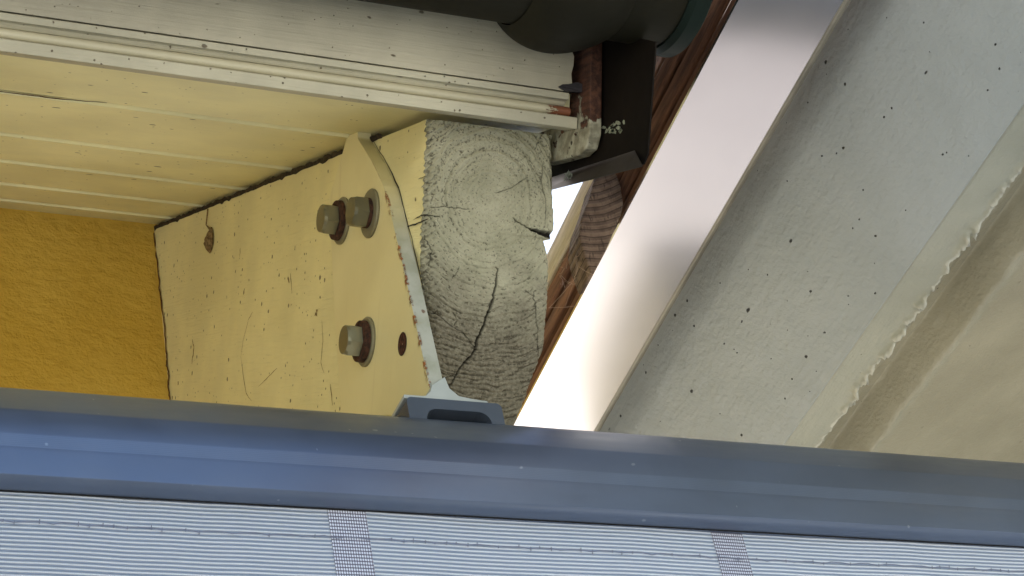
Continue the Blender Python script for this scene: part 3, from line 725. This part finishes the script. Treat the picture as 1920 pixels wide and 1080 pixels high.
F_ = [(i, (i + 1) % n, n + (i + 1) % n, n + i) for i in range(n)] + [(i, 2 * n + i, 2 * n + (i + 1) % n, (i + 1) % n) for i in range(n)] + \
     [(n + i, n + (i + 1) % n, 3 * n + (i + 1) % n, 3 * n + i) for i in range(n)] + [tuple(2 * n + i for i in range(n))]
Bb.add(toR(V), F_); Bb.add(toR([(p[0], yB + .029, p[1]) for p in I_]), [tuple(range(n))], 1)  # back of the slot painted black for the shade inside
Bb.build('slotted_base', [M['base'], M['void']], br)

# ------------------------------------------------------------------ roller screen: cassette and fabric
aw = thing('roller_screen', 'slate blue roller screen cassette with ribbed pale fabric, in front of everything', 'awning', FW, (0, .03, -.3))
ofs = [(726, .049), (730, .040), (748, .0320), (763, .0235), (767, .0224), (807, .0203), (811, .0200)]
prof = [(y, at((0, p), FW, 1, y)[2]) for p, y in ofs]
z_a, z_b = at((0, 811), FW, 1, .02)[2], at((0, 836), FW, 1, .02)[2]
for k in range(7):
    zz = z_a + (z_b - z_a) * (k + .5) / 7; dz = abs(z_b - z_a) / 7
    prof += [(.0200, zz + dz * .3), (.02006, zz), (.0200, zz - dz * .3)]
prof += [(.0197, at((0, 842), FW, 1, .0197)[2]), (.0196, at((0, 887), FW, 1, .0196)[2])]
prof += [(.0206, at((0, 891.5), FW, 1, .0206)[2]), (.0262, at((0, 907), FW, 1, .0262)[2]), (.0335, at((0, 919), FW, 1, .0335)[2])]
zb3 = prof[-1][1]
prof += [(.042, zb3), (.042, zb3 + .004), (.100, zb3 + .004), (.108, zb3 + .012), (.108, prof[0][1] - .01), (.100, prof[0][1] + .001)]
b = MB(); b.prism(prof, 0, -2.2, 1.9); b.build('cassette', M['cassette'], aw, smooth=True, angle=28)
YS = .0362
b = MB(); ztop = zb3 + .02
def fold(x, z): return YS + .0009 * math.sin(x * 9) + .0006 * math.sin(x * 31 + 1)
xs = [(-1.2 + i * .012) for i in range(217)]; zsF = [ztop, ztop - .02, zb3 - .02, zb3 - .06, zb3 - .2, zb3 - .8, zb3 - 1.6]
b.add([(x, fold(x, z), z) for z in zsF for x in xs], [(j * 217 + i, j * 217 + i + 1, (j + 1) * 217 + i + 1, (j + 1) * 217 + i) for j in range(len(zsF) - 1) for i in range(216)])
fab = b.build('fabric', M['fabric'], aw, smooth=True, fix=False)
for (l, r_) in (((611, 951), (683, 955)), ((1332, 993), (1392, 999))):
    xL, xR = at(l, FW, 1, YS)[0], at(r_, FW, 1, YS)[0]; b = MB()
    xx = [xL + (xR - xL) * i / 8 for i in range(9)]
    b.add([(x, fold(x, z) - .0006, z) for z in zsF for x in xx], [(j * 9 + i, j * 9 + i + 1, (j + 1) * 9 + i + 1, (j + 1) * 9 + i) for j in range(len(zsF) - 1) for i in range(8)])
    b.build('mesh_stripe', M['band'], fab, smooth=True, fix=False)
zsm = at((0, 981), FW, 1, YS)[2]; zs2 = at((1000, 1029), FW, 1, YS)[2]
b = MB(); r5 = random.Random(6); x = -.6; k = 0
path = []
while x < .5:
    path.append((x, fold(x, 0) - .0012 - .0004 * (k % 2), zsm + (zs2 - zsm) * (x + .36) / .37 * .6 + (.0006 if k % 3 else -.0005) + r5.uniform(-.0002, .0002)))
    x += .0085 if k % 2 else .0065; k += 1
b.tube(path, .00035, 5)
for i, p in enumerate(path):
    if r5.random() < .6: b.tube([(p[0], p[1] - .0002, p[2] - r5.uniform(.0008, .0018)), (p[0] + .0004, p[1] - .0004, p[2] + r5.uniform(.0006, .0016))], .0003, 5)
b.build('seam', M['thread'], fab)
b = MB(); b.box((-2.2, .0332, zb3 - .0007), (1.9, .0339, zb3 + .003)); b.build('gap_shade_strip', M['void'], aw)  # dark strip stands in for the shaded gap between cassette and fabric

# ------------------------------------------------------------------ neighbour's slab (frame FG)
ZS = .010
Apx = (1172, 400); Bpx = (1351, 400)
xA_ = at(Apx, FG, 2, ZS)[0]; xB_ = at(Bpx, FG, 2, ZS)[0]
fl = thing('aluminium_flashing', 'shiny silver aluminium strip running diagonally beside the concrete slab', 'flashing', FG, (xA_, .05, ZS))
ysl = list(np.linspace(-.75, 1.1, 120))
wd = xB_ - xA_
def flp(y):
    return [(xA_ - .0004, ZS + .0012), (xA_ + .0006, ZS)] + \
           [(xA_ + wd * k / 12, ZS + .00012 * math.sin(k / 12 * math.pi) * math.sin(y * 9) + .00006 * math.sin(y * 19 + k * .3)) for k in range(1, 13)]
b = MB(); b.sheet(flp, 1, ysl); b.build('face', M['alu'], fl, smooth=True, fix=False)
b = MB(); b.prism([(xB_ - .0004, ZS - .0004), (xB_ + .0020, ZS - .0010), (xB_ + .0062, ZS + .0010), (xB_ + .0068, ZS + .003), (xB_ + .004, ZS + .022), (xB_ - .0004, ZS + .002)], 1, -.75, 1.1)
b.build('lip', M['alu_lip'], fl, bevel=.0004)

ZF, ZC = ZS + .046, -.075                                        # the pinholed face falls from the flashing to the arris
def cx_at(p, z): return at(p, FG, 2, z)[0]
xC1 = cx_at((1742, 450), ZC)                                   # arris between face and plaster strip
xC2 = cx_at((1740, 545), ZC + .0)
xC3 = cx_at((1800, 625), ZC + .014)
xC4 = cx_at((1812, 640), ZC + .010)
sl = thing('concrete_slab', 'off white painted concrete slab edge with pinholes, on the far right', 'concrete slab', FG, (xC1, .05, ZC))
b = MB(); xP = cx_at((1442, 400), .024)
b.sheet([(xP - .03, .105), (xP - .012, .056), (xP - .0035, .0295), (xP, .0235), ((xP + xC1) / 2, (.022 + ZC) / 2), (xC1 - .001, ZC + .0006), (xC1, ZC + .0008)], 1, ysl)
b.build('pinholed_face', M['concrete'], sl, smooth=True, fix=False)
# plaster strip, rough ridge, hollow and cove: one displaced sheet
ny, nx = 700, 260
Y_ = np.linspace(-.75, 1.1, ny); S_ = np.linspace(0, 1, nx)
kn = [(0, xC1 + .0001, ZC + .0004), (.25, xC2 - .002, ZC - .004), (.30, xC2 + .005, ZC + .0005), (.50, xC2 + .034, ZC + .026), (.60, xC2 + .044, ZC + .030), (.68, xC2 + .060, ZC + .001), (.74, xC2 + .074, ZC + .005), (1.0, xC2 + .30, ZC + .060)]
sx = np.interp(S_, [k[0] for k in kn], [k[1] for k in kn]); sz = np.interp(S_, [k[0] for k in kn], [k[2] for k in kn])
ker = np.ones(5) / 5; sz = np.convolve(np.pad(sz, 2, 'edge'), ker, 'valid'); sz[:3] = ZC + .0004 + np.arange(3) * .0003
GX = np.repeat(sx[None, :], ny, 0); GY = np.repeat(Y_[:, None], nx, 1); GZ_ = np.repeat(sz[None, :], ny, 0)
xrid = xC2 + (fbm(GY * 12, GY * 0, 3) - .5) * .008 + (fbm(GY * 170, GY * 0, 13, 3) - .5) * .009
dr = GX - xrid
rid = np.exp(-(dr / .0028) ** 2) * (.25 + 1.5 * fbm(GX * 200, GY * 230, 21, 3))
GZ_ -= .0065 * rid * np.clip((fbm(GY * 35, GX * 35, 5) - .25) * 3, .25, 1.2)
GZ_ += .0075 * np.clip(dr / .003, 0, 1) * np.exp(-np.clip(dr, 0, 1) / .03)
GZ_ -= .0014 * (fbm(GX * 90, GY * 25, 31) - .5) + .0010 * (fbm(GX * 30, GY * 14, 37) - .5)
lump = np.exp(-((GX - (xC2 + .064)) / .006) ** 2) * (fbm(GX * 90, GY * 90, 55, 3) - .35); GZ_ -= .005 * lump
GZ_[:, 0] = ZC + .001
b = MB(); V = np.stack([GX, GY, GZ_], -1).reshape(-1, 3); b.v = [tuple(v) for v in V]; idx = np.arange(ny * nx).reshape(ny, nx)
b.f = [tuple(int(i) for i in r_) for r_ in np.stack([idx[:-1, :-1], idx[:-1, 1:], idx[1:, 1:], idx[1:, :-1]], -1).reshape(-1, 4)]; b.m = [0] * len(b.f)
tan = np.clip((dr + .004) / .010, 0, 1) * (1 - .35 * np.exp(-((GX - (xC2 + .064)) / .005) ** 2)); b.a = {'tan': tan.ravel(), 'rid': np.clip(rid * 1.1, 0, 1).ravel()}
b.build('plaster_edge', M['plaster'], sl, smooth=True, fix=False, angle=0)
xEnd = sx[-1]; zEnd = sz[-1]
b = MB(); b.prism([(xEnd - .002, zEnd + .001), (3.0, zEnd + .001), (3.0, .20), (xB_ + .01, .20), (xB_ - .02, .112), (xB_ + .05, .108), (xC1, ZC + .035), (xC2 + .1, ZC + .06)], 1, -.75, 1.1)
b.box((1.45, .69, GZ), (3.0, .94, zEnd - .001)); b.box((xC2 + .10, .68, -.44), (3.0, .95, zEnd + .0005))  # unseen wall and downstand beam, added to shade the slab's right side
b.build('slab_body_and_blockers', mat_rust('tan slab underside', (.31, .285, .20), (.385, .355, .255), .6), sl)

# ------------------------------------------------------------------ wooden edge boards above the flashing
wd_ = thing('timber_edge', 'brown stepped timber edge boards behind the silver strip, painted in a pale sunlit tone on top', 'boards', FG, (xA_, .1, .05))
XW = xA_ + .004
def zx(p, x): return at(p, FG, 0, x)[2]
# heights of the board edges, read along one cross section of the picture
b = MB(); x0 = xA_ + .001
zA = ZS + .0015
st = [(x0 + .010, zA), (x0 + .004, zA + .008), (x0 + .002, zA + .012), (x0 + .008, zA + .014), (x0 + .008, zA + .018), (x0 + .001, zA + .020), (x0 - .001, zA + .029), (x0 + .006, zA + .031), (x0 + .006, zA + .034), (x0 - .003, zA + .036), (x0 - .005, zA + .046), (x0 + .02, zA + .048), (x0 + .03, zA)]
b.prism(st, 1, -.75, 1.1); b.build('stepped_board', M['brown'], wd_, smooth=True, angle=30, bevel=.001)
b = MB(); b.box((x0 - .004, -.75, zA + .0485), (x0 + .03, .018, zA + .15)); b.build('upper_board', M['brown'], wd_, bevel=.002)
b = MB(); zq = zA + .0485
b.prism([(x0 - .006, zq), (x0 - .0075, zq + .008), (x0 - .006, zq + .022), (x0 - .002, zq + .030), (x0 + .03, zq + .032), (x0 + .03, zq)], 1, .02, 1.1)
b.build('top_batten', M['pale_wood'], wd_, smooth=True, angle=30)
# lens shaped beam end with curved year rings
YL = .095
lens = [(1118, 325), (1156, 325), (1165, 350), (1169, 382), (1165, 402), (1152, 432), (1136, 470), (1116, 508), (1109, 512), (1100, 490), (1092, 466), (1086, 440), (1092, 405), (1106, 368)]
pp = [at(p, FG, 1, YL) for p in lens]
le = thing('timber_end', 'grey weathered lens shaped timber end with curved rings, under the dark hem', 'timber', FG, tuple(pp[9]))
b = MB(); b.prism([(p[0], p[2]) for p in pp], 1, YL, YL + .03); b.build('end_face', M['grey_end'], le, bevel=.0015)
b = MB()
for k in range(5):
    y0 = 322 + k * 24; a = at((1150, y0), FG, 1, YL + .035); c_ = at((1290, y0 + 4), FG, 1, YL + .035)
    b.box((a[0], YL + .035, a[2] - .0085), (c_[0], YL + .055, a[2] - .0008 * (k % 2)))
tag(b.build('dark_boards', M['dark_end'], F=FG, loc=tuple(at((1190, 350), FG, 1, YL + .035))), 'dark horizontal boards between the lens shaped timber end and silver strip', 'boards')
# cobwebs
b = MB(); rw = random.Random(12)
def webp(p, y): return at(p, FG, 1, y)
for k in range(18):
    p0 = (rw.uniform(1050, 1105), rw.uniform(470, 545)); p1 = (p0[0] + rw.uniform(-16, 18), p0[1] + rw.uniform(-18, 14))
    yy = .07 + rw.uniform(-.01, .01); a, c_ = webp(p0, yy), webp(p1, yy + rw.uniform(-.01, .01)); m_ = (a + c_) / 2 - np.array([0, 0, .0015])
    b.tube([tuple(a), tuple(m_), tuple(c_)], .00010, 4)
for (p0, p1) in (((1028, 577), (1090, 572)), ((1030, 577), (1080, 520)), ((1085, 500), (1112, 515)), ((1060, 574), (1082, 505))):
    a, c_ = webp(p0, .06), webp(p1, .07); b.tube([tuple(a), tuple((a + c_) / 2 - np.array([0, 0, .0008])), tuple(c_)], .00011, 4)
tag(b.build('cobweb', M['web'], F=FG, loc=tuple(webp((1080, 520), .07))), 'thin tangled cobweb strands across the brown boards right of the rafter', 'cobweb')

# ------------------------------------------------------------------ cocoon on the rafter side
q0 = at((390, 448), FR, 0, -.004); q1 = at((390, 392), FR, 0, -.001)
co = thing('cocoon', 'small brown hanging insect cocoon stuck on the rafter side near wall', 'cocoon', FR, tuple(q0))
b = MB(); nr, ns_ = 14, 18; V = []; rc = random.Random(4)
for i in range(nr + 1):
    t_ = i / nr; z = .012 - .026 * t_; rad = .0085 * math.sin(math.pi * min(1, t_ ** 1.2)) ** .8 + .0006
    for k in range(ns_):
        a = 2 * math.pi * k / ns_; f_ = 1 + rc.uniform(-.12, .12); V.append((-.001 - max(0, .7 * rad * math.cos(a)) * f_, q0[1] + rad * 1.0 * math.sin(a) * f_, q0[2] + z))
b.add(V, [(i * ns_ + k, i * ns_ + (k + 1) % ns_, (i + 1) * ns_ + (k + 1) % ns_, (i + 1) * ns_ + k) for i in range(nr) for k in range(ns_)])
b.build('pod', M['cocoon'], co, smooth=True, angle=0)
b = MB(); b.tube([(-.0012, q1[1], q1[2]), (-.002, q1[1] - .001, (q0[2] + q1[2]) / 2), (-.003, q0[1], q0[2] + .010)], [.0007, .0006, .0012], 6); b.build('thread', M['cocoon'], co)

for o in bpy.data.objects:
    if '_loc' in o: del o['_loc']
